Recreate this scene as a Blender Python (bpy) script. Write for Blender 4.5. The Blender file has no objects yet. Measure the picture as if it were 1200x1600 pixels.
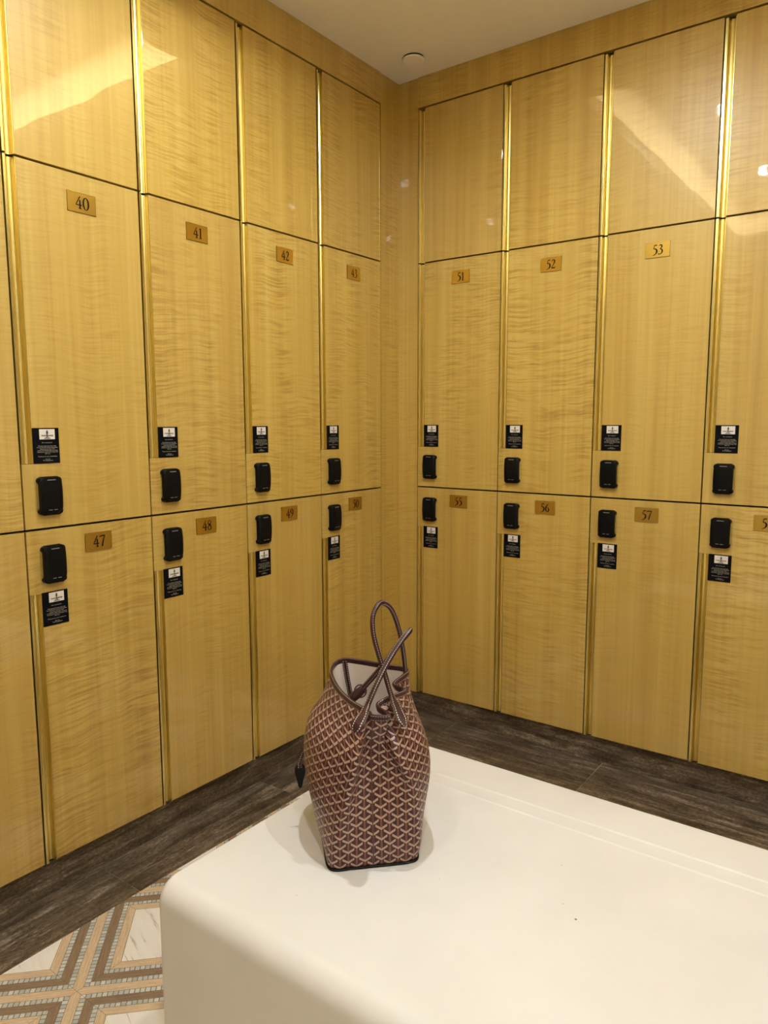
import bpy, bmesh, math, random
from mathutils import Vector, Matrix
random.seed(7)
SC = bpy.context.scene
COL = SC.collection

# ------------------------------------------------------------------ camera
W = 0.38                     # locker width
ZL, ZM, ZU = 0.104, 1.012, 1.929   # bottoms of lower / middle / upper lockers
HL, HM, HU = ZM - ZL, ZU - ZM, 0.600
ZTOP, ZC, ZTRAY = 2.529, 2.648, 2.80
EL, ER = 0.130, 0.0945       # corner filler widths

def make_camera():
    cd = bpy.data.cameras.new('camera'); co = bpy.data.objects.new('camera', cd)
    COL.objects.link(co)
    yaw, pit, rol = 0.6336, -0.1228, -0.0023
    f = Vector((-math.sin(yaw) * math.cos(pit), math.cos(yaw) * math.cos(pit), math.sin(pit)))
    r = Vector((math.cos(yaw), math.sin(yaw), 0)); u = r.cross(f)
    r, u = math.cos(rol) * r + math.sin(rol) * u, -math.sin(rol) * r + math.cos(rol) * u
    m = Matrix(((r.x, u.x, -f.x, 1.8237), (r.y, u.y, -f.y, -2.5933), (r.z, u.z, -f.z, 1.2868), (0, 0, 0, 1)))
    co.matrix_world = m
    cd.sensor_fit = 'VERTICAL'; cd.sensor_height = 32; cd.lens = 1145.385 * 32 / 1600
    cd.clip_start = 0.02
    SC.camera = co
make_camera()

SC.view_settings.view_transform = 'Standard'
SC.view_settings.look = 'None'
SC.view_settings.gamma = 1
SC.view_settings.exposure = -0.17
SC.view_settings.use_curve_mapping = False
SC.cycles.use_denoising = True
SC.cycles.max_bounces = 10
SC.cycles.diffuse_bounces = 5
SC.cycles.glossy_bounces = 5
SC.cycles.sample_clamp_indirect = 6
SC.cycles.caustics_reflective = False
SC.cycles.caustics_refractive = False

world = bpy.data.worlds.new('world'); SC.world = world
world.use_nodes = True
world.node_tree.nodes['Background'].inputs[0].default_value = (1.0, 0.85, 0.65, 1)
world.node_tree.nodes['Background'].inputs[1].default_value = 0.05

LAMP_COL = (0.925, 0.97, 1.0)
DOWN_W = 66.0        # watts of each downlight
LENS_E = 70.0       # glow of a downlight lens
COVE_W = 12.5        # watts per metre of cove strip
COVE_COL = (1.0, 0.80, 0.46)

# ------------------------------------------------------------------ helpers
def tag(o, label=None, cat=None, group=None, kind=None):
    if label: o['label'] = label
    if cat: o['category'] = cat
    if group: o['group'] = group
    if kind: o['kind'] = kind
    return o

class MB:
    """collects polygons (with material slots and optional uv) into one mesh"""
    def __init__(s): s.v = []; s.f = []; s.m = []; s.uv = []; s.sm = []
    def face(s, pts, m=0, uv=None, smooth=False):
        b = len(s.v); s.v += [tuple(p) for p in pts]
        s.f.append(list(range(b, b + len(pts)))); s.m.append(m); s.uv.append(uv); s.sm.append(smooth)
    def add(s, verts, faces, m=0, uvs=None, smooth=False):
        b = len(s.v); s.v += [tuple(p) for p in verts]
        for k, f in enumerate(faces):
            s.f.append([b + i for i in f]); s.m.append(m); s.sm.append(smooth)
            s.uv.append(uvs[k] if uvs else None)
    def box(s, x0, x1, y0, y1, z0, z1, m=0):
        v = [(x, y, z) for x in (x0, x1) for y in (y0, y1) for z in (z0, z1)]
        s.add(v, [(0, 1, 3, 2), (4, 6, 7, 5), (0, 4, 5, 1), (2, 3, 7, 6), (0, 2, 6, 4), (1, 5, 7, 3)], m)
    def prism(s, pts, axis, a, b, m=0, smooth=False, caps=True):
        """pts: 2-D outline, extruded along axis ('y' -> pts are x,z ; 'z' -> pts are x,y)"""
        def P(p, t): return (p[0], t, p[1]) if axis == 'y' else (p[0], p[1], t)
        n = len(pts)
        v = [P(p, a) for p in pts] + [P(p, b) for p in pts]
        fs = [(i, (i + 1) % n, n + (i + 1) % n, n + i) for i in range(n)]
        s.add(v, fs, m, smooth=smooth)
        if caps:
            s.face([P(p, a) for p in pts][::-1], m); s.face([P(p, b) for p in pts], m)
    def mesh(s, name, weld=0.0):
        me = bpy.data.meshes.new(name); me.from_pydata(s.v, [], s.f)
        for p, m, sm in zip(me.polygons, s.m, s.sm): p.material_index = m; p.use_smooth = sm
        if any(u is not None for u in s.uv):
            L = me.uv_layers.new(name='UVMap'); k = 0
            for p, u in zip(me.polygons, s.uv):
                for j in range(p.loop_total):
                    L.data[p.loop_start + j].uv = u[j] if u else (0, 0)
        bm = bmesh.new(); bm.from_mesh(me)
        if weld: bmesh.ops.remove_doubles(bm, verts=bm.verts, dist=weld)
        bmesh.ops.recalc_face_normals(bm, faces=bm.faces)
        bm.to_mesh(me); bm.free(); me.update()
        return me
    def build(s, name, mats, parent=None, weld=0.0, bevel=0.0, seg=2):
        return link(name, s.mesh(name, weld), mats, parent, bevel, seg)

def link(name, me, mats, parent=None, bevel=0.0, seg=2):
    if not isinstance(mats, (list, tuple)): mats = [mats]
    if not me.materials:
        for m in mats: me.materials.append(m)
    o = bpy.data.objects.new(name, me); COL.objects.link(o)
    if parent: o.parent = parent
    if bevel:
        b = o.modifiers.new('bevel', 'BEVEL'); b.width = bevel; b.segments = seg; b.limit_method = 'ANGLE'
        b.harden_normals = False
    return o

def empty(name, loc, rz=0.0):
    o = bpy.data.objects.new(name, None); COL.objects.link(o)
    o.location = loc; o.rotation_euler = (0, 0, rz); o.empty_display_size = 0.1
    return o

def struct(name, mb, mat, bevel=0.0, weld=0.0):
    return tag(mb.build(name, mat, None, weld, bevel), kind='structure')

def catmull(P, n, closed=False):
    """n samples per span through control points (tuples of any length)"""
    out = []; N = len(P); spans = N if closed else N - 1
    for i in range(spans):
        if closed: a, b, c, d = P[i - 1], P[i], P[(i + 1) % N], P[(i + 2) % N]
        else: a, b, c, d = P[max(i - 1, 0)], P[i], P[i + 1], P[min(i + 2, N - 1)]
        for k in range(n):
            t = k / n
            out.append(tuple(0.5 * (2 * q + (r - p) * t + (2 * p - 5 * q + 4 * r - s) * t * t + (3 * q - p - 3 * r + s) * t ** 3)
                             for p, q, r, s in zip(a, b, c, d)))
    if not closed: out.append(tuple(P[-1]))
    return out

def rrect(x0, x1, z0, z1, r, n=5):
    pts = []
    for cx, cz, a0 in ((x1 - r, z1 - r, 0), (x0 + r, z1 - r, 90), (x0 + r, z0 + r, 180), (x1 - r, z0 + r, 270)):
        for k in range(n + 1):
            a = math.radians(a0 + 90 * k / n); pts.append((cx + r * math.cos(a), cz + r * math.sin(a)))
    return pts

# ------------------------------------------------------------------ material helpers
class NT:
    def __init__(s, name):
        s.mat = bpy.data.materials.new(name); s.mat.use_nodes = True
        s.t = s.mat.node_tree; s.bsdf = s.t.nodes['Principled BSDF']
    def n(s, kind, **kw):
        x = s.t.nodes.new(kind)
        for k, v in kw.items(): setattr(x, k, v)
        return x
    def l(s, a, b): s.t.links.new(a, b)
    def m(s, op, a, b=None, c=None):
        x = s.n('ShaderNodeMath', operation=op)
        for i, q in enumerate((a, b, c)):
            if q is None: continue
            if isinstance(q, (int, float)): x.inputs[i].default_value = q
            else: s.l(q, x.inputs[i])
        return x.outputs[0]
    def xyz(s, x, y, z):
        c = s.n('ShaderNodeCombineXYZ')
        for i, q in enumerate((x, y, z)):
            if isinstance(q, (int, float)): c.inputs[i].default_value = q
            else: s.l(q, c.inputs[i])
        return c.outputs[0]
    def noise(s, vec, scale=1.0, detail=3.0, rough=0.5, dist=0.0):
        x = s.n('ShaderNodeTexNoise'); s.l(vec, x.inputs['Vector'])
        x.inputs['Scale'].default_value = scale; x.inputs['Detail'].default_value = detail
        x.inputs['Roughness'].default_value = rough; x.inputs['Distortion'].default_value = dist
        return x.outputs['Fac']
    def ramp(s, fac, stops, interp='LINEAR'):
        x = s.n('ShaderNodeValToRGB'); x.color_ramp.interpolation = interp
        e = x.color_ramp.elements
        while len(e) < len(stops): e.new(0.5)
        for q, (p, c) in zip(e, stops):
            q.position = p; q.color = (*c, 1) if len(c) == 3 else c
        s.l(fac, x.inputs[0]); return x.outputs[0]
    def mix(s, fac, a, b, blend='MIX'):
        x = s.n('ShaderNodeMix', data_type='RGBA', blend_type=blend)
        for sock, q in ((x.inputs[0], fac), (x.inputs[6], a), (x.inputs[7], b)):
            if isinstance(q, (int, float)): sock.default_value = q
            elif isinstance(q, tuple): sock.default_value = (*q, 1)
            else: s.l(q, sock)
        return x.outputs[2]
    def bump(s, h, strength, dist):
        x = s.n('ShaderNodeBump'); x.inputs['Strength'].default_value = strength
        x.inputs['Distance'].default_value = dist; s.l(h, x.inputs['Height'])
        s.l(x.outputs[0], s.bsdf.inputs['Normal']); return x.outputs[0]
    def set(s, **kw):
        for k, v in kw.items():
            i = s.bsdf.inputs[k.replace('_', ' ')]
            if isinstance(v, (int, float)): i.default_value = v
            elif isinstance(v, tuple): i.default_value = (*v, 1)
            else: s.l(v, i)
        return s
    def objco(s):
        t = s.n('ShaderNodeTexCoord'); x = s.n('ShaderNodeSeparateXYZ'); s.l(t.outputs['Object'], x.inputs[0])
        return x.outputs

def plain(name, col, rough=0.5, metal=0.0, **kw):
    m = NT(name); m.set(Base_Color=col, Roughness=rough, Metallic=metal, **kw)
    X, Y, Z = m.objco()
    v = m.noise(m.xyz(X, Y, Z), 25, 3)
    m.l(m.mix(0.06, col, m.ramp(v, [(0.3, tuple(c * 0.6 for c in col)), (0.7, tuple(min(1, c * 1.3) for c in col))])), m.bsdf.inputs['Base Color'])
    return m.mat

def make_wood():
    m = NT('figured sycamore veneer')
    X, Y, Z = m.objco()
    rnd = m.n('ShaderNodeObjectInfo').outputs['Random']
    off = m.m('MULTIPLY', rnd, 37.0)
    u = m.m('ADD', m.m('ADD', X, Y), off)
    # slow wander of the figure
    w1 = m.noise(m.xyz(m.m('MULTIPLY', u, 5.0), off, m.m('MULTIPLY', Z, 2.0)), 1, 2)
    zz = m.m('ADD', Z, m.m('MULTIPLY', w1, 0.055))
    ripple = m.noise(m.xyz(m.m('MULTIPLY', u, 9.0), off, m.m('MULTIPLY', zz, 165.0)), 1, 3.0, 0.55, 0.12)
    mask = m.noise(m.xyz(m.m('MULTIPLY', u, 8.5), m.m('ADD', off, 9.0), m.m('MULTIPLY', Z, 2.1)), 1, 3)
    mask = m.ramp(mask, [(0.38, (0.10,) * 3), (0.62, (1.0,) * 3)])
    grain = m.noise(m.xyz(m.m('MULTIPLY', u, 75.0), off, m.m('MULTIPLY', Z, 1.1)), 1, 4, 0.6)
    plank = m.noise(m.xyz(m.m('MULTIPLY', u, 14.0), m.m('ADD', off, 3.0), m.m('MULTIPLY', Z, 0.25)), 1, 1)
    wn = m.n('ShaderNodeTexWhiteNoise', noise_dimensions='1D'); m.l(m.m('MULTIPLY', rnd, 91.7), wn.inputs['W'])
    amt = m.m('ADD', 0.22, m.m('MULTIPLY', m.m('POWER', wn.outputs['Value'], 0.8), 0.85))
    mask = m.m('MULTIPLY', mask, amt)
    # soft smudges in the figure
    smu = m.noise(m.xyz(m.m('MULTIPLY', u, 22.0), off, m.m('MULTIPLY', Z, 55.0)), 1, 2, 0.5, 0.6)
    smu = m.m('MULTIPLY', m.ramp(smu, [(0.60, (0,) * 3), (0.78, (1,) * 3)]), mask)
    rp = m.m('SUBTRACT', m.m('MULTIPLY', m.m('SUBTRACT', m.ramp(ripple, [(0.34, (0,) * 3), (0.56, (1,) * 3)]), 0.75), mask), m.m('MULTIPLY', smu, 0.4))
    val = m.m('ADD', m.m('MULTIPLY', rp, 0.36), m.m('ADD', m.m('MULTIPLY', grain, 0.42), m.m('MULTIPLY', plank, 0.42)))
    col = m.ramp(val, [(0.05, (0.33, 0.195, 0.038)), (0.38, (0.485, 0.325, 0.073)), (0.62, (0.585, 0.42, 0.115))])
    tint = m.ramp(rnd, [(0.0, (0.94, 0.92, 0.96)), (0.5, (1.0, 1.0, 1.0)), (1.0, (1.0, 0.97, 0.86))])
    col = m.mix(1.0, col, tint, 'MULTIPLY')
    m.set(Base_Color=col, Roughness=0.38, Coat_Weight=0.85, Coat_Roughness=0.02, Coat_IOR=1.5)
    wob = m.noise(m.xyz(m.m('MULTIPLY', u, 6.0), off, m.m('MULTIPLY', Z, 9.0)), 1, 2)
    b = m.n('ShaderNodeBump'); b.inputs['Strength'].default_value = 0.05; b.inputs['Distance'].default_value = 0.01
    m.l(wob, b.inputs['Height']); m.l(b.outputs[0], m.bsdf.inputs['Coat Normal'])
    return m.mat

def make_brass(name, col, rough, brushed=True):
    m = NT(name); X, Y, Z = m.objco()
    g = m.noise(m.xyz(m.m('MULTIPLY', X, 900.0), m.m('MULTIPLY', Y, 900.0), m.m('MULTIPLY', Z, 6.0)), 1, 3)
    c = m.mix(m.m('MULTIPLY', g, 0.18), col, tuple(q * 0.62 for q in col))
    m.set(Base_Color=c, Metallic=1.0, Roughness=rough)
    m.l(m.m('ADD', rough - 0.02, m.m('MULTIPLY', g, 0.05)), m.bsdf.inputs['Roughness'])
    return m.mat

def make_stone():
    m = NT('dark vein-cut travertine'); X, Y, Z = m.objco()
    rnd = m.m('MULTIPLY', m.n('ShaderNodeObjectInfo').outputs['Random'], 21.0)
    # local X runs along each tile
    a = m.m('ADD', X, rnd)
    wob = m.noise(m.xyz(m.m('MULTIPLY', a, 3.0), m.m('MULTIPLY', Y, 9.0), m.m('MULTIPLY', Z, 9.0)), 1, 3)
    across = m.m('ADD', m.m('ADD', Y, Z), m.m('MULTIPLY', wob, 0.035))
    v = m.noise(m.xyz(m.m('MULTIPLY', a, 4.0), m.m('MULTIPLY', across, 42.0), rnd), 1, 7, 0.72, 0.9)
    blot = m.noise(m.xyz(m.m('MULTIPLY', a, 7.0), m.m('MULTIPLY', across, 16.0), rnd), 1, 4, 0.6)
    fine = m.noise(m.xyz(m.m('MULTIPLY', a, 90.0), m.m('MULTIPLY', across, 160.0), rnd), 1, 4, 0.7)
    val = m.m('ADD', m.m('MULTIPLY', v, 0.50), m.m('ADD', m.m('MULTIPLY', blot, 0.24), m.m('MULTIPLY', fine, 0.30)))
    col = m.ramp(val, [(0.41, (0.022, 0.016, 0.010)), (0.49, (0.070, 0.052, 0.036)), (0.56, (0.145, 0.112, 0.080)), (0.64, (0.34, 0.285, 0.225))])
    m.set(Base_Color=col, Roughness=0.34)
    m.bump(val, 0.12, 0.004)
    return m.mat

def make_mosaic():
    P = 0.354; cx, cy = 0.356, -1.781
    m = NT('diamond marquetry stone floor'); X, Y, Z = m.objco()
    x = m.m('SUBTRACT', X, cx); y = m.m('SUBTRACT', Y, cy)
    p = m.m('MULTIPLY', m.m('SUBTRACT', x, y), 0.70710678); q = m.m('MULTIPLY', m.m('ADD', x, y), 0.70710678)
    def dist(a):
        k = m.m('SUBTRACT', m.m('FRACT', m.m('ADD', m.m('DIVIDE', a, P), 200.5)), 0.5)
        return m.m('MULTIPLY', m.m('ABSOLUTE', k), P)
    dp, dq = dist(p), dist(q)
    d = m.m('MINIMUM', dp, dq)
    lt = m.m('LESS_THAN', dp, dq)          # 1 -> band runs along q
    along = m.m('ADD', m.m('MULTIPLY', lt, q), m.m('MULTIPLY', m.m('SUBTRACT', 1.0, lt), p))
    acr = m.m('ADD', m.m('MULTIPLY', lt, p), m.m('MULTIPLY', m.m('SUBTRACT', 1.0, lt), q))
    wn = m.noise(m.xyz(m.m('MULTIPLY', along, 14.0), m.m('MULTIPLY', acr, 260.0), 0.0), 1, 4, 0.65)
    wf = m.noise(m.xyz(m.m('MULTIPLY', along, 90.0), m.m('MULTIPLY', acr, 600.0), 0.0), 1, 3, 0.7)
    g = m.m('ADD', m.m('MULTIPLY', wn, 0.6), m.m('MULTIPLY', wf, 0.4))
    light = m.ramp(g, [(0.32, (0.42, 0.29, 0.17)), (0.5, (0.66, 0.50, 0.33)), (0.7, (0.80, 0.66, 0.48))])
    brown = m.ramp(g, [(0.32, (0.14, 0.09, 0.055)), (0.5, (0.25, 0.175, 0.115)), (0.7, (0.36, 0.27, 0.19))])
    cell = m.m('FLOOR', m.m('DIVIDE', along, 0.0118))
    cr = m.n('ShaderNodeTexWhiteNoise', noise_dimensions='2D'); m.l(m.xyz(cell, m.m('FLOOR', m.m('MULTIPLY', acr, 40.0)), 0.0), cr.inputs['Vector'])
    mos = m.ramp(cr.outputs['Value'], [(0.0, (0.42, 0.45, 0.42)), (0.5, (0.54, 0.56, 0.53)), (1.0, (0.68, 0.68, 0.64))])
    fr = m.m('FRACT', m.m('ADD', m.m('DIVIDE', along, 0.0118), 500.0))
    edge = m.m('LESS_THAN', m.m('ABSOLUTE', m.m('SUBTRACT', fr, 0.5)), 0.40)
    mos = m.mix(edge, (0.20, 0.195, 0.17), mos)
    mv = m.noise(m.xyz(m.m('MULTIPLY', X, 6.0), m.m('MULTIPLY', m.m('ADD', m.m('MULTIPLY', X, 0.35), Y), 60.0), 0.0), 1, 5, 0.65, 0.3)
    marble = m.ramp(mv, [(0.40, (0.90, 0.87, 0.82)), (0.60, (0.87, 0.83, 0.77)), (0.66, (0.50, 0.43, 0.36)), (0.69, (0.88, 0.84, 0.78))])
    def band(a, b):
        return m.m('MULTIPLY', m.m('GREATER_THAN', d, a), m.m('LESS_THAN', d, b))
    col = light
    col = m.mix(band(0.012, 0.025), col, mos)
    col = m.mix(band(0.025, 0.047), col, brown)
    col = m.mix(band(0.047, 0.059), col, mos)
    col = m.mix(band(0.081, 1.0), col, marble)
    joint = None
    for e in (0.012, 0.025, 0.047, 0.059, 0.081):
        k = m.m('LESS_THAN', m.m('ABSOLUTE', m.m('SUBTRACT', d, e)), 0.0006)
        joint = k if joint is None else m.m('MAXIMUM', joint, k)
    mit = m.m('MULTIPLY', m.m('LESS_THAN', m.m('ABSOLUTE', m.m('SUBTRACT', dp, dq)), 0.0007), m.m('LESS_THAN', d, 0.081))
    joint = m.m('MAXIMUM', joint, mit)
    col = m.mix(m.m('MULTIPLY', joint, 0.85), col, (0.12, 0.09, 0.06))
    m.set(Base_Color=col, Roughness=0.32)
    return m.mat

def make_leather():
    m = NT('cream leatherette'); X, Y, Z = m.objco()
    n1 = m.noise(m.xyz(X, Y, Z), 5, 3); n2 = m.noise(m.xyz(X, Y, Z), 700, 2)
    col = m.ramp(n1, [(0.3, (0.77, 0.76, 0.735)), (0.7, (0.83, 0.82, 0.80))])
    # a few small dark specks on the seat
    spk = None
    for sx, sy, r in ((1.405, -1.478, 0.0022), (1.372, -1.452, 0.0009), (1.325, -1.347, 0.0010), (1.16, -1.52, 0.0007), (0.98, -1.71, 0.0008)):
        dd = m.m('SQRT', m.m('ADD', m.m('POWER', m.m('SUBTRACT', X, sx), 2.0), m.m('POWER', m.m('SUBTRACT', Y, sy), 2.0)))
        k = m.m('LESS_THAN', dd, r); spk = k if spk is None else m.m('MAXIMUM', spk, k)
    col = m.mix(m.m('MULTIPLY', spk, 0.85), col, (0.03, 0.025, 0.02))
    m.set(Base_Color=col, Roughness=0.42)
    h = m.m('ADD', m.m('MULTIPLY', n1, 1.0), m.m('MULTIPLY', n2, 0.01))
    m.bump(h, 0.10, 0.02)
    return m.mat

def make_canvas():
    m = NT('burgundy coated canvas with chevron print')
    uv = m.n('ShaderNodeUVMap', uv_map='UVMap'); s = m.n('ShaderNodeSeparateXYZ'); m.l(uv.outputs[0], s.inputs[0])
    U, V = s.outputs[0], s.outputs[1]
    a, b = 0.0158, 0.0200
    def lattice(du, dv):
        fx = m.m('SUBTRACT', m.m('FRACT', m.m('ADD', m.m('DIVIDE', m.m('ADD', U, du), 2 * a), 50.5)), 0.5)
        lx = m.m('ABSOLUTE', m.m('MULTIPLY', fx, 2 * a))
        ly = m.m('MULTIPLY', m.m('FRACT', m.m('ADD', m.m('DIVIDE', m.m('ADD', V, dv), b), 50.0)), b)
        yv = m.m('ADD', 0.0055, m.m('MULTIPLY', lx, 0.62))
        dy = m.m('ABSOLUTE', m.m('SUBTRACT', ly, yv))
        inx = m.m('LESS_THAN', lx, 0.0112)
        arm = m.m('MULTIPLY', m.m('LESS_THAN', dy, 0.0023), inx)
        rim = m.m('MULTIPLY', m.m('LESS_THAN', dy, 0.0031), m.m('LESS_THAN', lx, 0.0119))
        stem = m.m('LESS_THAN', lx, 0.0019)
        return arm, rim, stem
    A = lattice(0.0, 0.0); B = lattice(a, b / 2)
    g = m.noise(m.xyz(m.m('MULTIPLY', U, 650.0), m.m('MULTIPLY', V, 650.0), 0.0), 1, 2)
    ground = m.ramp(g, [(0.3, (0.026, 0.005, 0.009)), (0.7, (0.046, 0.010, 0.015))])
    rust = m.ramp(g, [(0.3, (0.120, 0.042, 0.028)), (0.7, (0.200, 0.080, 0.053))])
    tan = m.ramp(g, [(0.3, (0.31, 0.205, 0.155)), (0.7, (0.48, 0.355, 0.29))])
    col = m.mix(m.m('MAXIMUM', A[2], B[2]), ground, rust)
    col = m.mix(m.m('MAXIMUM', A[1], B[1]), col, ground)
    col = m.mix(m.m('MAXIMUM', A[0], B[0]), col, tan)
    m.set(Base_Color=col, Roughness=0.42, Specular_IOR_Level=0.35, Coat_Weight=0.06, Coat_Roughness=0.2)
    X, Y, Z = m.objco()
    h = m.m('ADD', m.m('MULTIPLY', m.noise(m.xyz(X, Y, Z), 22, 2), 1.0), m.m('MULTIPLY', m.m('MAXIMUM', A[0], B[0]), 0.02))
    m.bump(h, 0.25, 0.012)
    return m.mat

def make_strap(name):
    """leather with two rows of white stitches; uv.x = metres along, uv.y = 0..1 around"""
    m = NT(name)
    uv = m.n('ShaderNodeUVMap', uv_map='UVMap'); s = m.n('ShaderNodeSeparateXYZ'); m.l(uv.outputs[0], s.inputs[0])
    U, V = s.outputs[0], s.outputs[1]
    dash = m.m('LESS_THAN', m.m('FRACT', m.m('DIVIDE', U, 0.0046)), 0.58)
    st = None
    for c in (0.165, 0.335):
        k = m.m('LESS_THAN', m.m('ABSOLUTE', m.m('SUBTRACT', V, c)), 0.013)
        st = k if st is None else m.m('MAXIMUM', st, k)
    st = m.m('MULTIPLY', st, dash)
    g = m.noise(m.xyz(m.m('MULTIPLY', U, 300.0), m.m('MULTIPLY', V, 8.0), 0.0), 1, 3)
    lea = m.ramp(g, [(0.3, (0.024, 0.0065, 0.0085)), (0.7, (0.042, 0.012, 0.015))])
    m.set(Base_Color=m.mix(st, lea, (0.70, 0.62, 0.56)), Roughness=0.36, Specular_IOR_Level=0.38)
    return m.mat

def emit(name, col, e):
    m = NT(name); m.set(Base_Color=(0.9, 0.9, 0.9)); m.set(Emission_Color=col, Emission_Strength=e); return m.mat

WOOD = make_wood()
PLASTER = plain('warm beige wall finish', (0.74, 0.68, 0.56), 0.7)
BRASS = make_brass('brushed brass pull', (0.80, 0.66, 0.25), 0.27)
PLATE = make_brass('brass number plate', (0.66, 0.44, 0.09), 0.30)
STONE = make_stone(); MOSAIC = make_mosaic(); LEATHER = make_leather()
CANVAS = make_canvas(); STRAP = make_strap('burgundy stitched leather')
DARKBOARD_SHADE = plain('dark board with gap shade', (0.035, 0.022, 0.012), 0.7)  # carcass colour carries the shade of the gaps between doors
BLACK = plain('black lock plastic', (0.004, 0.004, 0.004), 0.36, Specular_IOR_Level=0.10)
CARD = plain('black card', (0.004, 0.004, 0.005), 0.5, Specular_IOR_Level=0.06)
CREAM = plain('pale card print', (0.74, 0.68, 0.60), 0.6)
GREYTXT = plain('grey print', (0.42, 0.38, 0.32), 0.6)
INK = plain('black engraved paint', (0.006, 0.005, 0.005), 0.6, Specular_IOR_Level=0.1)
MARKS = plain('grey lock marking', (0.22, 0.21, 0.19), 0.5)
CEIL = plain('warm white ceiling paint', (0.92, 0.90, 0.84), 0.85)
LINING = plain('pinkish cream bag lining', (0.86, 0.78, 0.72), 0.75)
BURG = plain('burgundy leather', (0.040, 0.012, 0.014), 0.38)
WHITE = plain('white metal trim', (0.75, 0.73, 0.70), 0.4)
BLACKLEATHER = plain('black leather', (0.004, 0.004, 0.004), 0.45, Specular_IOR_Level=0.2)

# ------------------------------------------------------------------ room shell
XR, YF = 3.5, -4.3           # far walls behind the camera
b = MB(); b.box(-0.52, XR, YF, 0.52, -0.06, 0.0); struct('floor', b, MOSAIC)
b = MB(); b.box(-0.52, -0.47, YF, 0.52, 0.0, 2.9); struct('wall_left', b, WOOD)
b = MB(); b.box(-0.47, XR, 0.47, 0.52, 0.0, 2.9); struct('wall_back', b, WOOD)
b = MB(); b.box(XR, XR + 0.05, YF, 0.52, 0.0, 2.9); struct('wall_right', b, PLASTER)
b = MB(); b.box(-0.52, XR + 0.05, YF - 0.05, YF, 0.0, 2.9); struct('wall_front', b, PLASTER)

# ceiling: a flat soffit round a raised tray whose rim hides a warm light strip
TX, TY, TX2, TY2 = 0.545, -0.59, 2.95, -3.75
b = MB()
b.box(-0.47, TX, YF, 0.47, ZC, ZC + 0.03)
b.box(TX2, XR, YF, 0.47, ZC, ZC + 0.03)
b.box(TX, TX2, TY, 0.47, ZC, ZC + 0.03)
b.box(TX, TX2, YF, TY2, ZC, ZC + 0.03)
b.box(-0.47, XR, YF, 0.47, ZTRAY, ZTRAY + 0.04)
lipz = ZC + 0.062
b.box(TX - 0.012, TX, TY2, TY + 0.012, ZC + 0.03, lipz); b.box(TX2, TX2 + 0.012, TY2, TY + 0.012, ZC + 0.03, lipz)
b.box(TX, TX2, TY, TY + 0.012, ZC + 0.03, lipz); b.box(TX, TX2, TY2 - 0.012, TY2, ZC + 0.03, lipz)
g = 0.16
b.box(TX - g - 0.02, TX - g, TY2 - g, TY + g, ZC + 0.03, ZTRAY); b.box(TX2 + g, TX2 + g + 0.02, TY2 - g, TY + g, ZC + 0.03, ZTRAY)
b.box(TX - g, TX2 + g, TY + g, TY + g + 0.02, ZC + 0.03, ZTRAY); b.box(TX - g, TX2 + g, TY2 - g - 0.02, TY2 - g, ZC + 0.03, ZTRAY)
struct('ceiling', b, CEIL)

# cove light strips lying behind the rim
COVE = emit('warm cove strip', COVE_COL, 6.0)
def cove(x0, y0, x1, y1, label):
    L = math.hypot(x1 - x0, y1 - y0); an = math.atan2(y1 - y0, x1 - x0)
    t = empty('cove_light', ((x0 + x1) / 2, (y0 + y1) / 2, ZC + 0.03), an)
    tag(t, label, 'cove light', 'cove lights round the ceiling tray')
    m_ = MB(); m_.box(-L / 2, L / 2, -0.008, 0.008, 0.0, 0.008); m_.build('profile', WHITE, t)
    m_ = MB(); m_.box(-L / 2, L / 2, -0.006, 0.006, 0.008, 0.012); m_.build('light_strip', COVE, t)
    ld = bpy.data.lights.new('cove_glow', 'AREA'); ld.shape = 'RECTANGLE'; ld.size = L; ld.size_y = 0.012
    ld.energy = COVE_W * L; ld.color = COVE_COL
    lo = bpy.data.objects.new('cove_glow', ld); COL.objects.link(lo); lo.parent = t
    lo.location = (0, 0, 0.016); lo.rotation_euler = (math.pi, 0, 0)
cove(TX - 0.028, TY2, TX - 0.028, TY, 'warm light strip behind the ceiling tray rim, over the left lockers')
cove(TX, TY + 0.028, TX2, TY + 0.028, 'warm light strip behind the ceiling tray rim, over the right-hand lockers')
cove(TX2 + 0.05, TY2, TX2 + 0.05, TY, 'warm light strip behind the ceiling tray rim, over the far side wall')
cove(TX, TY2 - 0.05, TX2, TY2 - 0.05, 'warm light strip behind the ceiling tray rim, behind the viewer')

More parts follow.
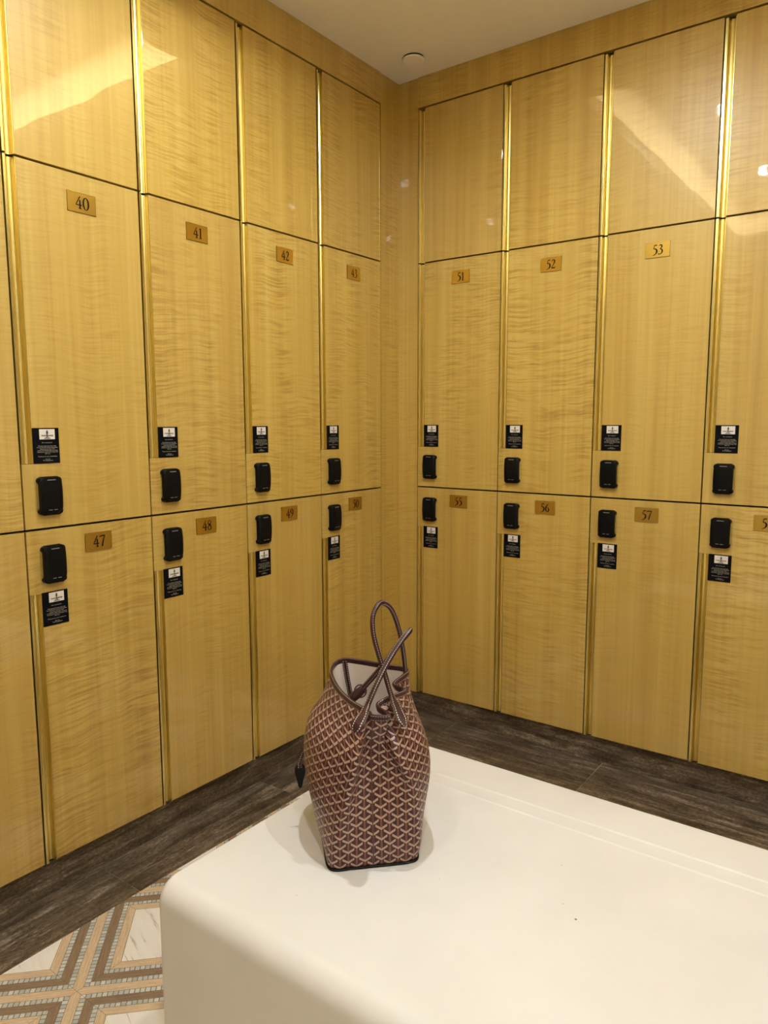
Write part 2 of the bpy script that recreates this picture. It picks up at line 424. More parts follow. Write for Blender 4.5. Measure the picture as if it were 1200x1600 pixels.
# recessed downlights in the tray
LENS = emit('downlight lens glow', LAMP_COL, LENS_E)
def downlight(x, y, label, power, cone=168, blend=0.55):
    t = empty('downlight', (x, y, ZTRAY)); tag(t, label, 'downlight', 'downlights in the ceiling tray')
    m_ = MB(); N = 32
    prof = [(0.030, 0.0), (0.030, -0.004), (0.044, -0.004), (0.046, 0.0)]
    for k in range(N):
        a0, a1 = 2 * math.pi * k / N, 2 * math.pi * (k + 1) / N
        for (r0, z0), (r1, z1) in zip(prof[:-1], prof[1:]):
            m_.face([(r0 * math.cos(a0), r0 * math.sin(a0), z0), (r0 * math.cos(a1), r0 * math.sin(a1), z0),
                     (r1 * math.cos(a1), r1 * math.sin(a1), z1), (r1 * math.cos(a0), r1 * math.sin(a0), z1)])
    m_.build('trim_ring', WHITE, t, weld=1e-5)
    m_ = MB(); m_.prism([(0.029 * math.cos(2 * math.pi * k / N), 0.029 * math.sin(2 * math.pi * k / N)) for k in range(N)], 'z', -0.003, -0.001)
    m_.build('lens', LENS, t)
    ld = bpy.data.lights.new('downlight_beam', 'SPOT'); ld.energy = power; ld.color = LAMP_COL
    ld.spot_size = math.radians(cone); ld.spot_blend = blend; ld.shadow_soft_size = 0.022
    lo = bpy.data.objects.new('downlight_beam', ld); COL.objects.link(lo); lo.parent = t; lo.location = (0, 0, -0.03)
downlight(0.93, -1.39, 'round recessed downlight straight above the tote bag', DOWN_W)
downlight(0.93, -2.50, 'round recessed downlight over the floor left of the bench', DOWN_W * 0.27)
downlight(1.85, -1.33, 'round recessed downlight over the right end of the bench', DOWN_W * 0.70)
downlight(1.85, -2.50, 'round recessed downlight above the viewer', DOWN_W * 0.70)

# trims: corner posts, fascias, skirting, stone floor border
b = MB(); b.box(-0.030, -0.004, -EL + 0.008, 0.030, 0.1, ZC); b.box(-0.045, -0.030, -EL - 0.0003, 0.030, 0.1, ZC); struct('trim_1', b, WOOD)
b = MB(); b.box(-0.004, ER - 0.003, 0.004, 0.030, 0.1, ZC); struct('trim_2', b, WOOD)
b = MB(); b.box(-0.040, 0.0, YF, -EL + 0.004, ZTOP + 0.0035, ZC); struct('trim_3', b, WOOD)
b = MB(); b.box(ER - 0.003, XR, 0.0, 0.040, ZTOP + 0.0035, ZC); struct('trim_4', b, WOOD)

def stone_tile(name, cx, cy, L, Wd, rz, z0, z1, up=False):
    """one slab, local X along its length"""
    m_ = MB()
    if up: m_.box(-L / 2, L / 2, -Wd, 0.0, z0, z1)
    else: m_.box(-L / 2, L / 2, -Wd / 2, Wd / 2, z0, z1)
    o = m_.build(name, STONE, None, bevel=0.0008)
    o.location = (cx, cy, 0); o.rotation_euler = (0, 0, rz)
    return tag(o, kind='structure')
H = math.pi / 2
# skirtings
stone_tile('baseboard_left', -0.022, (YF + 0.02) / 2, 0.02 - YF, 0.02, -H, 0.0, ZL - 0.006, True)
stone_tile('baseboard_back', (XR - 0.02) / 2, 0.022, XR + 0.02, 0.02, math.pi, 0.0, ZL - 0.006, True)
# floor border slabs (a hair proud of the mosaic)
k = 3
for y0, y1 in ((-0.838, -0.26), (-1.477, -0.839), (-2.116, -1.478), (-2.755, -2.117), (-3.394, -2.756), (YF, -3.395)):
    stone_tile('trim_%d' % (k + 2), 0.072, (y0 + y1) / 2, y1 - y0 - 0.0002, 0.186, H, -0.01, 0.0012); k += 1
for x0, x1 in ((-0.02, 0.287), (0.288, 0.926), (0.927, 1.565), (1.566, 2.204), (2.205, 2.843), (2.844, XR)):
    stone_tile('trim_%d' % (k + 2), (x0 + x1) / 2, -0.119, x1 - x0 - 0.0002, 0.279, 0, -0.01, 0.0012); k += 1

# ------------------------------------------------------------------ lockers
def stroke(mb, pts, mat, x0, z0, h, y, smooth=True):
    """ribbon with a width per point: pts (x, z, w) in units of the digit height"""
    P = catmull(pts, 6) if smooth and len(pts) > 2 else pts
    L = []
    for i, p in enumerate(P):
        a = P[max(i - 1, 0)]; c = P[min(i + 1, len(P) - 1)]
        dx, dz = c[0] - a[0], c[1] - a[1]; d = math.hypot(dx, dz) or 1
        nx, nz = -dz / d, dx / d; w = (p[2] * 1.2 + 0.012) / 2
        L.append(((p[0] + nx * w, p[1] + nz * w), (p[0] - nx * w, p[1] - nz * w)))
    for (a, b_), (c, d) in zip(L[:-1], L[1:]):
        mb.face([(x0 + q[0] * h, y, z0 + q[1] * h) for q in (a, b_, d, c)], mat)

DIG = {
 '0': (0.60, [[(.30 + .235 * math.cos(t), .49 + .485 * math.sin(t), .035 + .075 * abs(math.cos(t)) ** 1.3) for t in [math.pi * 2 * k / 20 + .1 for k in range(21)]]]),
 '1': (0.42, [[(.22, 0, .105), (.22, .97, .105)], [(.06, .84, .03), (.14, .89, .045), (.24, .975, .06)], [(.06, .015, .035), (.38, .015, .035)]]),
 '2': (0.55, [[(.07, .74, .03), (.12, .89, .05), (.27, .97, .06), (.41, .86, .11), (.40, .66, .10), (.27, .40, .06), (.05, .05, .04)], [(.05, .045, .09), (.46, .045, .09)], [(.45, .04, .05), (.49, .20, .03)]]),
 '3': (0.52, [[(.08, .84, .035), (.20, .96, .06), (.35, .90, .10), (.36, .72, .09), (.18, .53, .03)], [(.18, .54, .03), (.36, .48, .08), (.44, .28, .115), (.33, .07, .07), (.18, .0, .05), (.02, .05, .09)]]),
 '4': (0.60, [[(.42, 1.0, .06), (.03, .31, .05)], [(.02, .30, .06), (.58, .30, .06)], [(.40, .72, .09), (.40, 0, .10)], [(.27, .015, .035), (.53, .015, .035)]]),
 '5': (0.53, [[(.15, .95, .06), (.46, .985, .085)], [(.17, .97, .045), (.11, .60, .05)], [(.10, .60, .06), (.27, .60, .07), (.42, .46, .12), (.42, .22, .12), (.28, .04, .07), (.02, -.10, .03)]]),
 '6': (0.56, [[(.46, 1.02, .03), (.24, .80, .07), (.09, .50, .11), (.10, .20, .11), (.26, .0, .04), (.43, .12, .10), (.46, .32, .105), (.34, .54, .045), (.18, .52, .035), (.10, .42, .03)]]),
 '7': (0.54, [[(.03, .82, .03), (.06, .93, .07), (.50, .95, .08)], [(.51, .97, .045), (.34, .52, .08), (.21, 0, .10)]]),
 '8': (0.55, [[(.27, .53, .10), (.12, .66, .07), (.12, .86, .06), (.27, .98, .035), (.42, .86, .06), (.41, .68, .06), (.27, .53, .10), (.12, .38, .06), (.06, .22, .08), (.12, .06, .06), (.27, 0, .04), (.43, .08, .08), (.46, .24, .09), (.40, .40, .09), (.27, .53, .10)]]),
 '9': (0.56, [[(.08, -.03, .03), (.28, .17, .06), (.43, .46, .11), (.43, .78, .105), (.27, .98, .04), (.11, .84, .10), (.08, .64, .10), (.19, .45, .045), (.34, .47, .035), (.43, .56, .03)]]),
}

def plate_mesh(num):
    m_ = MB(); w, h = 0.081, 0.050
    m_.prism(rrect(0, w, 0, h, 0.001, 2), 'y', -0.0022, -0.0002, 0)
    # slim bevelled rim
    for x0, x1, z0, z1 in ((0, w, 0, .0012), (0, w, h - .0012, h), (0, .0012, 0, h), (w - .0012, w, 0, h)):
        m_.box(x0, x1, -0.0027, -0.0002, z0, z1, 0)
    H_ = 0.031; tot = sum(DIG[c][0] for c in num) * H_ + 0.0016
    x = (w - tot) / 2 + 0.0015
    for c in num:
        adv, st = DIG[c]
        for s_ in st: stroke(m_, s_, 1, x, 0.0095, H_, -0.0028)
        x += adv * H_ + 0.0016
    return m_.mesh('number_plate')

def text_geo(txt, size, bold=0.0):
    cu = bpy.data.curves.new('lettering', 'FONT'); cu.body = txt; cu.size = size
    cu.align_x = 'CENTER'; cu.resolution_u = 2; cu.fill_mode = 'FRONT'; cu.offset = bold
    ob = bpy.data.objects.new('lettering', cu); COL.objects.link(ob)
    me = bpy.data.meshes.new_from_object(ob.evaluated_get(bpy.context.evaluated_depsgraph_get()))
    v = [tuple(q.co) for q in me.vertices]; f = [list(p.vertices) for p in me.polygons]
    bpy.data.objects.remove(ob); bpy.data.curves.remove(cu); bpy.data.meshes.remove(me)
    return v, f

def card_mesh():
    m_ = MB(); w, h = 0.071, 0.091
    m_.prism(rrect(0, w, 0, h, 0.0008, 2), 'y', -0.0012, -0.0002, 0)
    lx0, lx1, lz0, lz1 = 0.0185, 0.0600, h * 0.68, h * 0.965
    m_.prism([(lx0, lz0), (lx1, lz0), (lx1, lz1), (lx0, lz1)], 'y', -0.0017, -0.0010, 1)
    cx = 0.0392
    def tx(s_, zf, size, mat, y=-0.0015, sx=1.0, x=cx):
        v, f = text_geo(s_, size, 0.00022)
        m_.add([(x + p[0] * sx, y, h * zf + p[1]) for p in v], f, mat)
    tx('FOUR SEASONS', 0.765, 0.0047, 3, -0.0020, 0.95)
    tx('HOTEL', 0.732, 0.0026, 3, -0.0020)
    tx('HONG KONG', 0.698, 0.0026, 3, -0.0020)
    # little tree emblem: trunk with leaves on each side and a ground line
    tz = h * 0.815
    def leaf(x, z, a, l, wd):
        ca, sa = math.cos(a), math.sin(a)
        pts = [(0, 0), (l * .4, wd), (l, 0), (l * .4, -wd)]
        m_.face([(cx + x + (p[0] * ca - p[1] * sa), -0.0020, tz + z + (p[0] * sa + p[1] * ca)) for p in pts], 3)
    m_.face([(cx - .0005, -.002, tz), (cx + .0005, -.002, tz), (cx + .0003, -.002, tz + .009), (cx - .0003, -.002, tz + .009)], 3)
    for z, a, l in ((.002, 2.5, .0042), (.0045, 2.4, .0036), (.007, 2.2, .003), (.0022, .6, .0046), (.0048, .7, .0038), (.0072, .9, .003), (.0085, 1.57, .003)):
        leaf(0, z, a, l, .0013)
    leaf(-.0045, -.0006, 0, .009, .0007)
    # notice text
    rows = [('Dear valued guests,', .575, .0036), ('We appreciate your patronage.', .480, .0039), ('For the security of your belongings,', .437, .0039),
            ('please do not leave them', .394, .0039), ('unattended. Additionally, we kindly', .351, .0039), ('remind you to leave the locker tidy', .308, .0039),
            ('after use.', .265, .0039), ('Thank you for your cooperation.', .185, .0039), ('Sincerely,', .110, .0036), ('The Management', .070, .0039)]
    for s_, zf, size in rows:
        v, f = text_geo(s_, size)
        wd = max(p[0] for p in v) - min(p[0] for p in v)
        sx = min(1.0, 0.062 / wd)
        m_.add([(cx - 0.001 + p[0] * sx, -0.0015, h * zf + p[1]) for p in v], f, 2)
    return m_.mesh('notice_card')

def lock_mesh():
    """black keypad case: slim waist, flared head and foot, gently domed face"""
    m_ = MB(); w, h = 0.063, 0.100
    # back case (narrower at the waist on both sides)
    n = 10
    def outline(inset):
        pts = []
        left, right = [], []
        for i in range(25):
            z = h * i / 24
            e = min(z, h - z)
            k = max(0.0, min(1.0, (e - 0.013) / 0.005)); k = k * k * (3 - 2 * k)
            ins = 0.0055 * k + inset
            c = max(0.0, 1 - e / 0.011)          # rounded ends
            ins += 0.011 * (1 - math.sqrt(max(0, 1 - c * c)))
            right.append((w - ins, z)); left.append((ins, z))
        return right + left[::-1]
    m_.prism(outline(0.0), 'y', -0.013, -0.0003, 0)
    # face shell, domed in z
    rows = []
    for i in range(21):
        z = 0.002 + (h - 0.004) * i / 20
        e = min(z, h - z); c = max(0.0, 1 - e / (0.020 if z < h / 2 else 0.013))
        half = (w / 2 - 0.0015) - (0.017 if z < h / 2 else 0.011) * (1 - math.sqrt(max(0, 1 - min(1, c) ** 2)))
        dep = 0.0225 - 0.0045 * abs(z / h - 0.5) ** 2 * 4 - (0.006 * max(0, 1 - z / 0.016) ** 1.5)
        row = []
        for j in range(13):
            q = -1 + 2 * j / 12
            x = w / 2 + half * math.copysign(min(1, abs(q) ** 0.8), q)
            d = dep - 0.0045 * abs(q) ** 6
            row.append((x, -d, z))
        rows.append(row)
    v = [p for r in rows for p in r]
    fs = [(i * 13 + j, i * 13 + j + 1, (i + 1) * 13 + j + 1, (i + 1) * 13 + j) for i in range(20) for j in range(12)]
    m_.add(v, fs, 0, smooth=True)
    # skirt of the face down to the case
    per = [rows[0][j] for j in range(13)] + [rows[i][12] for i in range(1, 21)] + [rows[20][j] for j in range(11, -1, -1)] + [rows[i][0] for i in range(19, 0, -1)]
    N = len(per)
    m_.add(per + [(p[0], -0.0125, p[2]) for p in per], [(i, (i + 1) % N, N + (i + 1) % N, N + i) for i in range(N)], 0)
    # printed marks: bar at the head, two dashes at the foot, faint line above them
    m_.box(w / 2 - 0.011, w / 2 + 0.011, -0.0205, -0.018, h * 0.905, h * 0.905 + 0.0022, 1)
    for x in (w / 2 - 0.011, w / 2 + 0.003):
        m_.box(x, x + 0.009, -0.0210, -0.018, h * 0.135, h * 0.135 + 0.0015, 1)
    return m_.mesh('electronic_lock')

CARD_ME, LOCK_ME = card_mesh(), lock_mesh()
PULL_PROFILE = [(0.0025, 0.0), (0.0085, 0.0), (0.0105, 0.0006), (0.0118, 0.0024), (0.0124, 0.006), (0.0135, 0.0115), (0.0165, 0.0150), (0.0215, 0.0165),
                (0.0265, 0.0150), (0.0298, 0.0115), (0.0308, 0.006), (0.0312, 0.0004), (0.0328, 0.0004), (0.0328, 0.0198), (0.0025, 0.0198)]
NX = 0.0332; G = 0.0028
def door_mesh(kind):
    hgt = {'u': HU, 'm': HM, 'l': HL}[kind]; x0, x1, z0, z1 = 0.0025, W - 0.0018, G, hgt - G
    if kind == 'u': pts = [(NX, z0), (x1, z0), (x1, z1), (NX, z1)]
    elif kind == 'm': pts = [(x0, z0), (x1, z0), (x1, z1), (NX, z1), (NX, 0.169), (x0, 0.169)]
    else: pts = [(NX, z0), (x1, z0), (x1, z1), (x0, z1), (x0, hgt - 0.168), (NX, hgt - 0.168)]
    m_ = MB(); m_.prism(pts, 'y', 0.0, 0.0195); return m_.mesh('door', 1e-6)
def pull_mesh(kind):
    hgt = {'u': HU, 'm': HM, 'l': HL}[kind]
    a, c = {'u': (G, hgt - G - 0.004), 'm': (0.1695, hgt - G), 'l': (G - 0.002, hgt - 0.1685)}[kind]
    m_ = MB(); m_.prism(PULL_PROFILE, 'z', a, c, smooth=False); return m_.mesh('edge_pull', 1e-6)
def carcass_mesh(kind):
    hgt = {'u': HU, 'm': HM, 'l': HL}[kind]
    m_ = MB(); m_.box(0.001, W - 0.001, 0.0215, 0.44, 0.001, hgt - 0.001); return m_.mesh('carcass')
DOORS = {k: door_mesh(k) for k in 'uml'}; PULLS = {k: pull_mesh(k) for k in 'uml'}; CARC = {k: carcass_mesh(k) for k in 'uml'}
GROUPS = {'u': 'upper lockers without numbers', 'm': 'tall lockers of the middle row', 'l': 'lockers of the bottom row'}

def locker(kind, loc, rz, label, num=None):
    t = empty('locker', loc, rz); tag(t, label, 'locker', GROUPS[kind])
    link('carcass', CARC[kind], DARKBOARD_SHADE, t)
    d = link('door', DOORS[kind], WOOD, t, bevel=0.0009)
    p = link('edge_pull', PULLS[kind], BRASS, d); p['label'] = 'brass recessed edge pull'
    if kind == 'u': return t
    q = link('electronic_lock', LOCK_ME, [BLACK, MARKS], d)
    q.location = (0.036, 0, 0.036 if kind == 'm' else HL - 0.143); q['label'] = 'black electronic lock'
    c = link('notice_card', CARD_ME, [CARD, CREAM, GREYTXT, INK], d)
    c.location = (0.0335, 0, 0.1695 if kind == 'm' else HL - 0.2575); c['label'] = 'black notice card with white hotel emblem'
    if num:
        n_ = link('number_plate', plate_mesh(num), [PLATE, INK], d, bevel=0)
        n_.location = (0.163, 0, 0.8185 if kind == 'm' else HL - 0.0765); n_['label'] = 'brass number plate'
    return t

PI2 = math.pi / 2
LEFT = [(1, '43', '50'), (2, '42', '49'), (3, '41', '48'), (4, '40', '47'), (5, '39', '46')]
for i, a, c in LEFT:
    y = -(EL + i * W)
    if i < 5:
        locker('u', (0, y, ZU), PI2, 'unnumbered upper locker directly above locker %s, pale figured veneer door with brass edge pull' % a)
        locker('m', (0, y, ZM), PI2, 'tall figured veneer locker with brass plate %s near the top of its door' % a, a)
        locker('l', (0, y, ZL), PI2, 'bottom-row figured veneer locker with brass plate %s at the top of its door' % c, c)
    else:
        locker('u', (0, y, ZU), PI2, 'upper locker at the left frame edge, cut off, left of the one above locker 40')
        locker('m', (0, y, ZM), PI2, 'tall middle-row locker cut off at the left frame edge, left of locker 40', a)
        locker('l', (0, y, ZL), PI2, 'bottom-row locker cut off at the left frame edge, left of locker 47', c)
for i, (a, c) in enumerate((('51', '55'), ('52', '56'), ('53', '57'), ('54', '58'))):
    x = ER + i * W
    if i < 3:
        locker('u', (x, 0, ZU), 0, 'unnumbered upper locker directly above locker %s, pale figured veneer door with brass edge pull' % a)
        locker('m', (x, 0, ZM), 0, 'tall figured veneer locker with brass plate %s near the top of its door' % a, a)
    else:
        locker('u', (x, 0, ZU), 0, 'upper locker cut off at the right frame edge, right of the one above locker 53')
        locker('m', (x, 0, ZM), 0, 'tall middle-row locker cut off at the right frame edge, right of locker 53', a)
    locker('l', (x, 0, ZL), 0, 'bottom-row figured veneer locker with brass plate %s at the top of its door' % c, c)

# ------------------------------------------------------------------ ceiling cover plate
t = empty('ceiling_cover_plate', (0.169, -0.146, ZC)); tag(t, 'small round cream cover plate on the ceiling near the room corner', 'cover plate')
m_ = MB(); N = 40; R = 0.041
prof = [(0.0, -0.0125), (R - 0.003, -0.0125), (R - 0.001, -0.0115), (R, -0.009), (R, -0.0065), (R - 0.006, -0.0065)]
for k in range(N):
    a0, a1 = 2 * math.pi * k / N, 2 * math.pi * (k + 1) / N
    for (r0, z0), (r1, z1) in zip(prof[:-1], prof[1:]):
        m_.face([(r0 * math.cos(a0), r0 * math.sin(a0), z0), (r0 * math.cos(a1), r0 * math.sin(a1), z0), (r1 * math.cos(a1), r1 * math.sin(a1), z1), (r1 * math.cos(a0), r1 * math.sin(a0), z1)])
m_.build('cover_disc', CEIL, t, weld=1e-5)
m_ = MB(); m_.prism([((R - 0.003) * math.cos(2 * math.pi * k / N), (R - 0.003) * math.sin(2 * math.pi * k / N)) for k in range(N)], 'z', -0.0075, 0.0)
m_.build('shadow_gap_base', DARKBOARD_SHADE, t)  # dark colour paints the shadow gap between disc and ceiling

# ------------------------------------------------------------------ bench
BX0, BX1, BY0, BY1, BZ = 0.744, 2.45, -1.838, -1.054, 0.450
t = empty('bench', ((BX0 + BX1) / 2, (BY0 + BY1) / 2, 0)); tag(t, 'long cream leatherette bench with rounded edges under the tote bag', 'bench')
def rounded_block(x0, x1, y0, y1, z0, z1, rv, rt, nv=8, nt=10, side=0.25):
    """block with vertical corners of radius rv and top edge of radius rt"""
    rings = []
    levels = [(0.0, z0)] + [(0.0, z0 + (z1 - rt - z0) * k / 4) for k in range(1, 5)]
    for k in range(1, nt + 1):
        a = PI2 * k / nt; levels.append((rt * (1 - math.cos(a)), z1 - rt + rt * math.sin(a)))
    for ins, z in levels:
        r = max(rv - ins * 0.3, 0.004); sd = ins * side
        rings.append([(p[0], p[1], z) for p in rrect(x0 + sd, x1 - sd, y0 + ins, y1 - sd, r, nv)])
    m_ = MB(); n = len(rings[0])
    v = [p for r in rings for p in r]
    m_.add(v, [(i * n + j, i * n + (j + 1) % n, (i + 1) * n + (j + 1) % n, (i + 1) * n + j) for i in range(len(rings) - 1) for j in range(n)], 0, smooth=True)
    top = rings[-1]
    c = [(sum(p[0] for p in top) / n, sum(p[1] for p in top) / n, z1)]
    m_.add(top, [list(range(n))], 0, smooth=True)
    m_.add(rings[0], [list(range(n))[::-1]], 0)
    return m_
m_ = rounded_block(BX0, BX1, BY0, BY1, 0.05, BZ, 0.022, 0.040)
o = m_.build('upholstered_block', LEATHER, None, weld=1e-5)
o.parent = t; o.matrix_parent_inverse = Matrix.Translation(-Vector(t.location))
for yy in (-1.176, -1.220):        # two welted seams running along the seat
    m_ = MB()
    m_.prism([(-0.0034, 0), (-0.0026, 0.0009), (-0.0018, 0.0012), (-0.0010, 0.0009), (-0.0003, 0.0001), (0.0003, 0.0001), (0.0010, 0.0009), (0.0018, 0.0012), (0.0026, 0.0009), (0.0034, 0)], 'z', 0, 1)
    m_.v = [(BX0 + 0.05 + p[2] * (BX1 - BX0 - 0.1), yy + p[0], BZ - 0.0001 + p[1]) for p in m_.v]
    o = m_.build('seam_welt', LEATHER, None); o.parent = t; o.matrix_parent_inverse = Matrix.Translation(-Vector(t.location))
m_ = MB(); m_.box(BX0 + 0.05, BX1 - 0.05, BY0 + 0.05, BY1 - 0.05, 0.0, 0.052)
o = m_.build('plinth', DARKBOARD_SHADE, None); o.parent = t; o.matrix_parent_inverse = Matrix.Translation(-Vector(t.location))

# ------------------------------------------------------------------ tote bag (local x right, y away from the near side seam, z up)
bag = empty('tote_bag', (1.045, -1.56, BZ), math.atan2(0.719, 0.695))
tag(bag, 'burgundy chevron-print tote bag with open top standing on the cream bench', 'bag')
rim = [(-.02, -.0021, .2914), (-.015, .0274, .2926), (-.055, .0121, .2966), (-.075, .0356, .3027), (-.12, .0789, .2986), (-.165, .0649, .2966), (-.21, .1025, .3092),
       (-.24, .0562, .3133), (-.27, .0042, .3165), (-.28, -.0258, .3179), (-.275, -.0462, .312), (-.23, -.0605, .3066), (-.16, -.0556, .3008), (-.09, -.0392, .2994),
       (-.04, -.0185, .2996), (-.03, -.0078, .294)]
base = [(0, -.006), (0, .035), (-.001, .062), (-.012, .082), (-.06, .088), (-.13, .090), (-.20, .086), (-.265, .072), (-.277, .035), (-.278, 0), (-.277, -.04), (-.262, -.085), (-.17, -.092), (-.07, -.092), (-.006, -.087), (0, -.045)]
h05 = [(.002, -.006), (.002, .035), (.002, .063), (-.010, .088), (-.06, .100), (-.13, .104), (-.20, .096), (-.268, .072), (-.282, .034), (-.282, 0), (-.282, -.04), (-.264, -.092), (-.17, -.106), (-.07, -.103), (-.004, -.085), (.002, -.045)]
h15 = [(-.012, -.006), (-.010, .028), (-.004, .054), (.000, .074), (-.05, .114), (-.12, .124), (-.20, .112), (-.265, .07), (-.285, .03), (-.282, 0), (-.285, -.03), (-.25, -.098), (-.16, -.124), (-.07, -.113), (.006, -.060), (-.006, -.034)]
h22 = [(-.030, -.005), (-.028, .016), (-.024, .026), (-.002, .046), (-.06, .103), (-.12, .116), (-.20, .112), (-.26, .07), (-.28, .02), (-.282, -.01), (-.282, -.035), (-.24, -.098), (-.15, -.118), (-.07, -.097), (.008, -.042), (-.016, -.022)]
KN = 10
def ring(pts, h):
    """pts (s, t[, h]) -> dense closed loop of local points"""
    P = [(p[1], -p[0], p[2] if len(p) > 2 else h) for p in pts]
    return catmull(P, KN, True)
R0 = ring([(p[0] * 0.985 - 0.003, p[1] * 0.96) for p in base], 0.0015)
R1 = ring(base, 0.007)
R2, R3, R4 = ring(h05, 0.05), ring(h15, 0.15), ring(h22, 0.22)
RIM = ring(rim, 0.3)
R5 = [tuple(a * 0.42 + c * 0.58 for a, c in zip(p, q)) for p, q in zip(R4, RIM)]
R5 = [(p[0], p[1], 0.262 + (q[2] - 0.3) * 0.5) for p, q in zip(R5, RIM)]
NA = len(RIM)
cols = []
for j in range(NA):
    cols.append([R0[j]] + catmull([R1[j], R2[j], R3[j], R4[j], R5[j], RIM[j]], 9))
NV = len(cols[0])
# cloth coordinates: arc length round the belly, length up each column
arcs = [[0.0] * NV for _ in range(NA + 1)]
for i in range(NV):
    for j in range(NA): arcs[j + 1][i] = arcs[j][i] + math.dist(cols[j][i], cols[(j + 1) % NA][i])
    tot = arcs[NA][i]
    for j in range(9 * KN, NA + 1): arcs[j][i] -= tot       # the left panel is measured back from the near seam
hgt = []
for j in range(NA):
    L = [0.0]
    for i in range(1, NV): L.append(L[-1] + math.dist(cols[j][i - 1], cols[j][i]))
    hgt.append(L)
m_ = MB(); verts = [p for c in cols for p in c]; fs = []; uvs = []
for j in range(NA):
    jn = (j + 1) % NA
    for i in range(NV - 1):
        fs.append((j * NV + i, jn * NV + i, jn * NV + i + 1, j * NV + i + 1))
        i1 = i + 1
        uvs.append([(arcs[j][i], hgt[j][i]), (arcs[j + 1][i], hgt[jn][i]), (arcs[j + 1][i1], hgt[jn][i1]), (arcs[j][i1], hgt[j][i1])])
m_.add(verts, fs, 0, uvs, True)
m_.add([c[0] for c in cols], [list(range(NA))], 0, [[(0, 0)] * NA])
m_.build('canvas_body', CANVAS, bag)
# lining, 2.5 mm inside the cloth
def inward(j, i):
    a, c = Vector(cols[(j + 1) % NA][i]), Vector(cols[j - 1][i]); u_ = Vector(cols[j][min(i + 1, NV - 1)]) - Vector(cols[j][max(i - 1, 0)])
    n_ = (a - c).cross(u_)
    return -n_.normalized() if n_.length > 1e-9 else Vector((0, 0, 0))
m_ = MB(); vv = []
for j in range(NA):
    for i in range(2, NV): vv.append(tuple(Vector(cols[j][i]) + inward(j, i) * 0.0026))
nv2 = NV - 2
m_.add(vv, [(j * nv2 + i, j * nv2 + i + 1, ((j + 1) % NA) * nv2 + i + 1, ((j + 1) % NA) * nv2 + i) for j in range(NA) for i in range(nv2 - 1)], 0, smooth=True)
m_.add([vv[j * nv2] for j in range(NA)], [list(range(NA))], 0)
m_.build('lining', LINING, bag)['label'] = 'pinkish cream lining'

def sweep(path, hw, ht, ref, closed=False, ns=12, mb=None, mat=0, power=2.0):
    """tube with oval section; hw/ht half width and thickness (number or list); ref = outward direction of its flat face"""
    mb = mb or MB(); P = [Vector(p) for p in path]; n = len(P); rings = []; ulen = 0.0; U = []
    for i, p in enumerate(P):
        a = P[i - 1] if (closed or i) else P[i]; c = P[(i + 1) % n] if (closed or i < n - 1) else P[i]
        tan = (c - a).normalized()
        rf = Vector(ref[i]) if isinstance(ref, list) else Vector(ref)
        side = tan.cross(rf)
        side = side.normalized() if side.length > 1e-6 else Vector((1, 0, 0))
        nrm = side.cross(tan).normalized()
        w_ = hw[i] if isinstance(hw, list) else hw; h_ = ht[i] if isinstance(ht, list) else ht
        rg = []
        for k in range(ns):
            an = 2 * math.pi * k / ns; ca, sa = math.cos(an), math.sin(an)
            ca = math.copysign(abs(ca) ** (2 / power), ca); sa = math.copysign(abs(sa) ** (2 / power), sa)
            rg.append(tuple(p + side * (w_ * ca) + nrm * (h_ * sa)))
        rings.append(rg)
        if i: ulen += (P[i] - P[i - 1]).length
        U.append(ulen)
    v = [p for r in rings for p in r]; fs = []; uv = []
    spans = n if closed else n - 1
    for i in range(spans):
        i2 = (i + 1) % n; u0, u1 = U[i], (U[i2] if i2 else U[-1] + (P[0] - P[-1]).length)
        for k in range(ns):
            k2 = (k + 1) % ns
            fs.append((i * ns + k, i * ns + k2, i2 * ns + k2, i2 * ns + k))
            uv.append([(u0, k / ns), (u0, (k + 1) / ns), (u1, (k + 1) / ns), (u1, k / ns)])
    mb.add(v, fs, mat, uv, True)
    if not closed:
        mb.add(rings[0], [list(range(ns))[::-1]], mat, [[(0, 0.7)] * ns]); mb.add(rings[-1], [list(range(ns))], mat, [[(0, 0.7)] * ns])
    return mb

# leather binding round the mouth
outw = [tuple(-inward(j, NV - 1)) for j in range(NA)]
sweep([(p[0], p[1], p[2] - 0.004) for p in RIM], 0.0062, 0.0030, outw, True, 16, power=3.2).build('rim_binding', STRAP, bag)
# near side seam and base piping
seam = [tuple(Vector(cols[0][i]) - inward(0, i) * 0.0004) for i in range(1, NV - 2)]
sweep(seam, 0.0009, 0.0009, (0, -1, 0), False, 6).build('side_seam', BURG, bag)
sweep([(p[0], p[1], 0.0024) for p in ring(base, 0)], 0.0022, 0.0022, (0, 0, 1), True, 8).build('base_piping', BLACKLEATHER, bag)
# tape over the inner far seam
jf = 9 * KN
tape = [tuple(Vector(cols[jf][i]) + inward(jf, i) * 0.0045) for i in range(12, NV - 1)]
sweep(tape, 0.0055, 0.0010, [tuple(inward(jf, i)) for i in range(12, NV - 1)], False, 8, power=4).build('inner_seam_tape', STRAP, bag)

def handle(pts, ref, w0, w1, label):
    P = catmull([(p[1], -p[0], p[2]) for p in pts], 8); n = len(P); hw, ht = [], []
    for i in range(n):
        u_ = i / (n - 1); e = 0.0
        if u_ < w0: e = 1 - u_ / w0
        if u_ > 1 - w1 and w1: e = max(e, 1 - (1 - u_) / w1)
        e = min(1, e * 3); tip = min(1, min(i, n - 1 - i) / 5.0)
        hw.append((0.0057 + 0.0072 * e) * (0.25 + 0.75 * tip)); ht.append(0.0040 - 0.0022 * e)
    o = sweep(P, hw, ht, ref, False, 20, power=2.6).build('handle', STRAP, bag); o['label'] = label
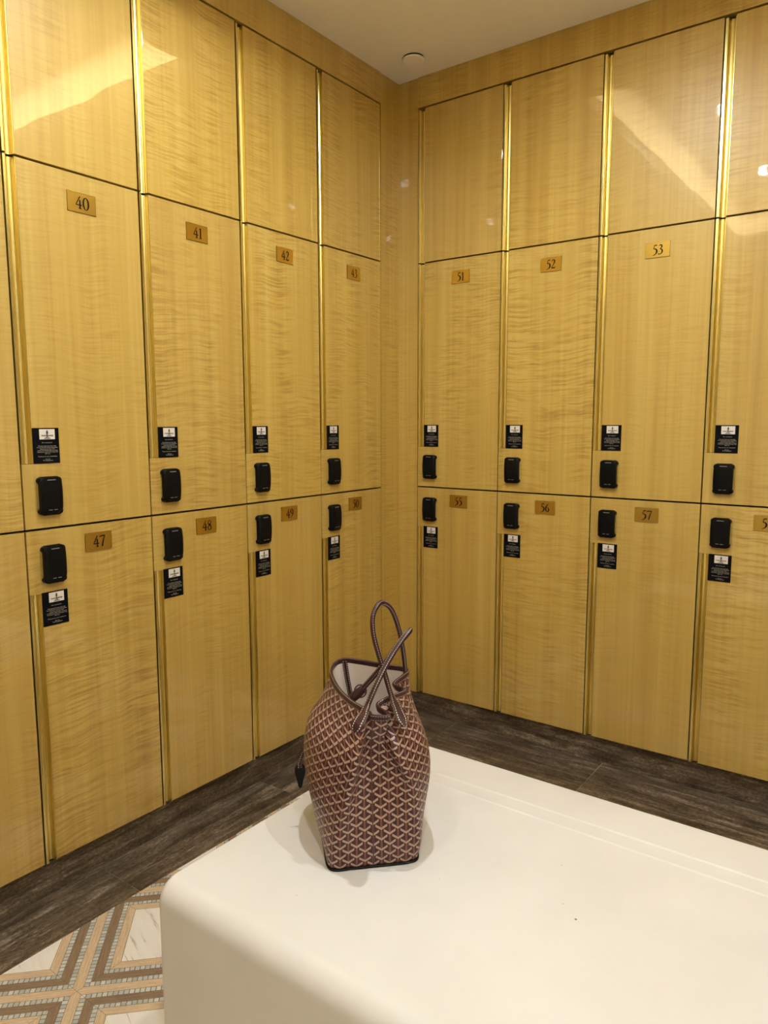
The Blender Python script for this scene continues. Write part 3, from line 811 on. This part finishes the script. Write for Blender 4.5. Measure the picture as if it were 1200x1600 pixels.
# right handle: from the near tab on the right panel over to its far tab
h1 = [(-.018, .0585, .266), (-.035, .0520, .2838), (-.052, .0470, .2980), (-.065, .0401, .3126), (-.075, .0294, .3521), (-.085, .0173, .3945), (-.095, .0102, .4303), (-.105, .0119, .4596), (-.12, .0245, .4771), (-.135, .0386, .4766),
      (-.15, .0556, .4602), (-.165, .0704, .4274), (-.18, .0827, .3843), (-.195, .0911, .3445), (-.205, .096, .3085), (-.205, .0946, .2816)]
handle(h1, [tuple(Vector((0.30, -0.92, 0.25)).lerp(Vector((0.75, -0.66, 0.1)), min(1, k / 30))) for k in range(121)], 0.20, 0.0, 'taller right-hand handle')
h2 = [(.016, -.0420, .276), (.012, -.0353, .2911), (0, -.0253, .3013), (-.02, -.014, .3097), (-.03, .0021, .3396), (-.045, .0218, .3693), (-.06, .0431, .3971), (-.07, .0612, .4171), (-.08, .0758, .43), (-.09, .083, .4306),
      (-.105, .0784, .4174), (-.12, .0619, .3902), (-.13, .0427, .3589), (-.14, .0194, .3261), (-.15, -.0003, .2995), (-.155, -.0156, .2809), (-.16, -.0269, .2661)]
handle(h2, (-0.62, -0.75, 0.35), 0.20, 0.0, 'left-hand handle leaning over to the right')
# small loop and keeper where the inner strap is tied
m_ = MB()
cst = Vector((-0.008, 0.152, 0.290))
sweep([tuple(cst + Vector((0.012 * math.cos(a), 0.004 * math.sin(a), 0.012 * math.sin(a)))) for a in [2 * math.pi * k / 20 for k in range(20)]], 0.0016, 0.0016, (0, -1, 0), True, 8, mb=m_)
sweep([tuple(cst + Vector(q)) for q in ((-0.016, 0.0, -0.014), (-0.006, -0.002, -0.004), (0.006, -0.003, 0.006))], [0.009, 0.010, 0.008], 0.006, (0, -1, 0.3), False, 12, mb=m_, power=3)
m_.build('strap_loop', BURG, bag)

# black luggage tag hanging at the far left of the bag
tagl = empty('luggage_tag', (0, 0, 0)); 
tagl.matrix_world = bag.matrix_world
bw = Matrix.Translation(Vector((1.045, -1.56, BZ))) @ Matrix.Rotation(math.atan2(0.719, 0.695), 4, 'Z')
TAGP = Vector((-0.1325, 0.17, 0.120))
tagl.matrix_world = bw @ Matrix.Translation(TAGP)
tag(tagl, 'small black leather luggage tag hanging on the left side of the burgundy tote bag', 'luggage tag')
prof = [(0.0, 0.016), (0.0052, 0.0115), (0.0068, 0.005), (0.0062, -0.006), (0.0040, -0.020), (0.0022, -0.033), (0.0, -0.036)]
prof = [(a * 1.6, c) for a, c in prof]
out = [(p[0], p[1]) for p in prof] + [(-p[0], p[1]) for p in prof[-2:0:-1]]
m_ = MB(); m_.prism(catmull(out, 4, True), 'y', -0.0025, 0.0025)
m_.build('tag_body', BLACKLEATHER, tagl, bevel=0.001)
m_ = MB(); sweep([(0.0, 0, 0.008), (0.0, 0, 0.018), (0.003, 0, 0.030), (0.010, 0, 0.045)], [0.0055, 0.0050, 0.0035, 0.003], 0.0032, (0, -1, 0), False, 12, mb=m_, power=3)
m_.build('strap', STRAP, tagl)
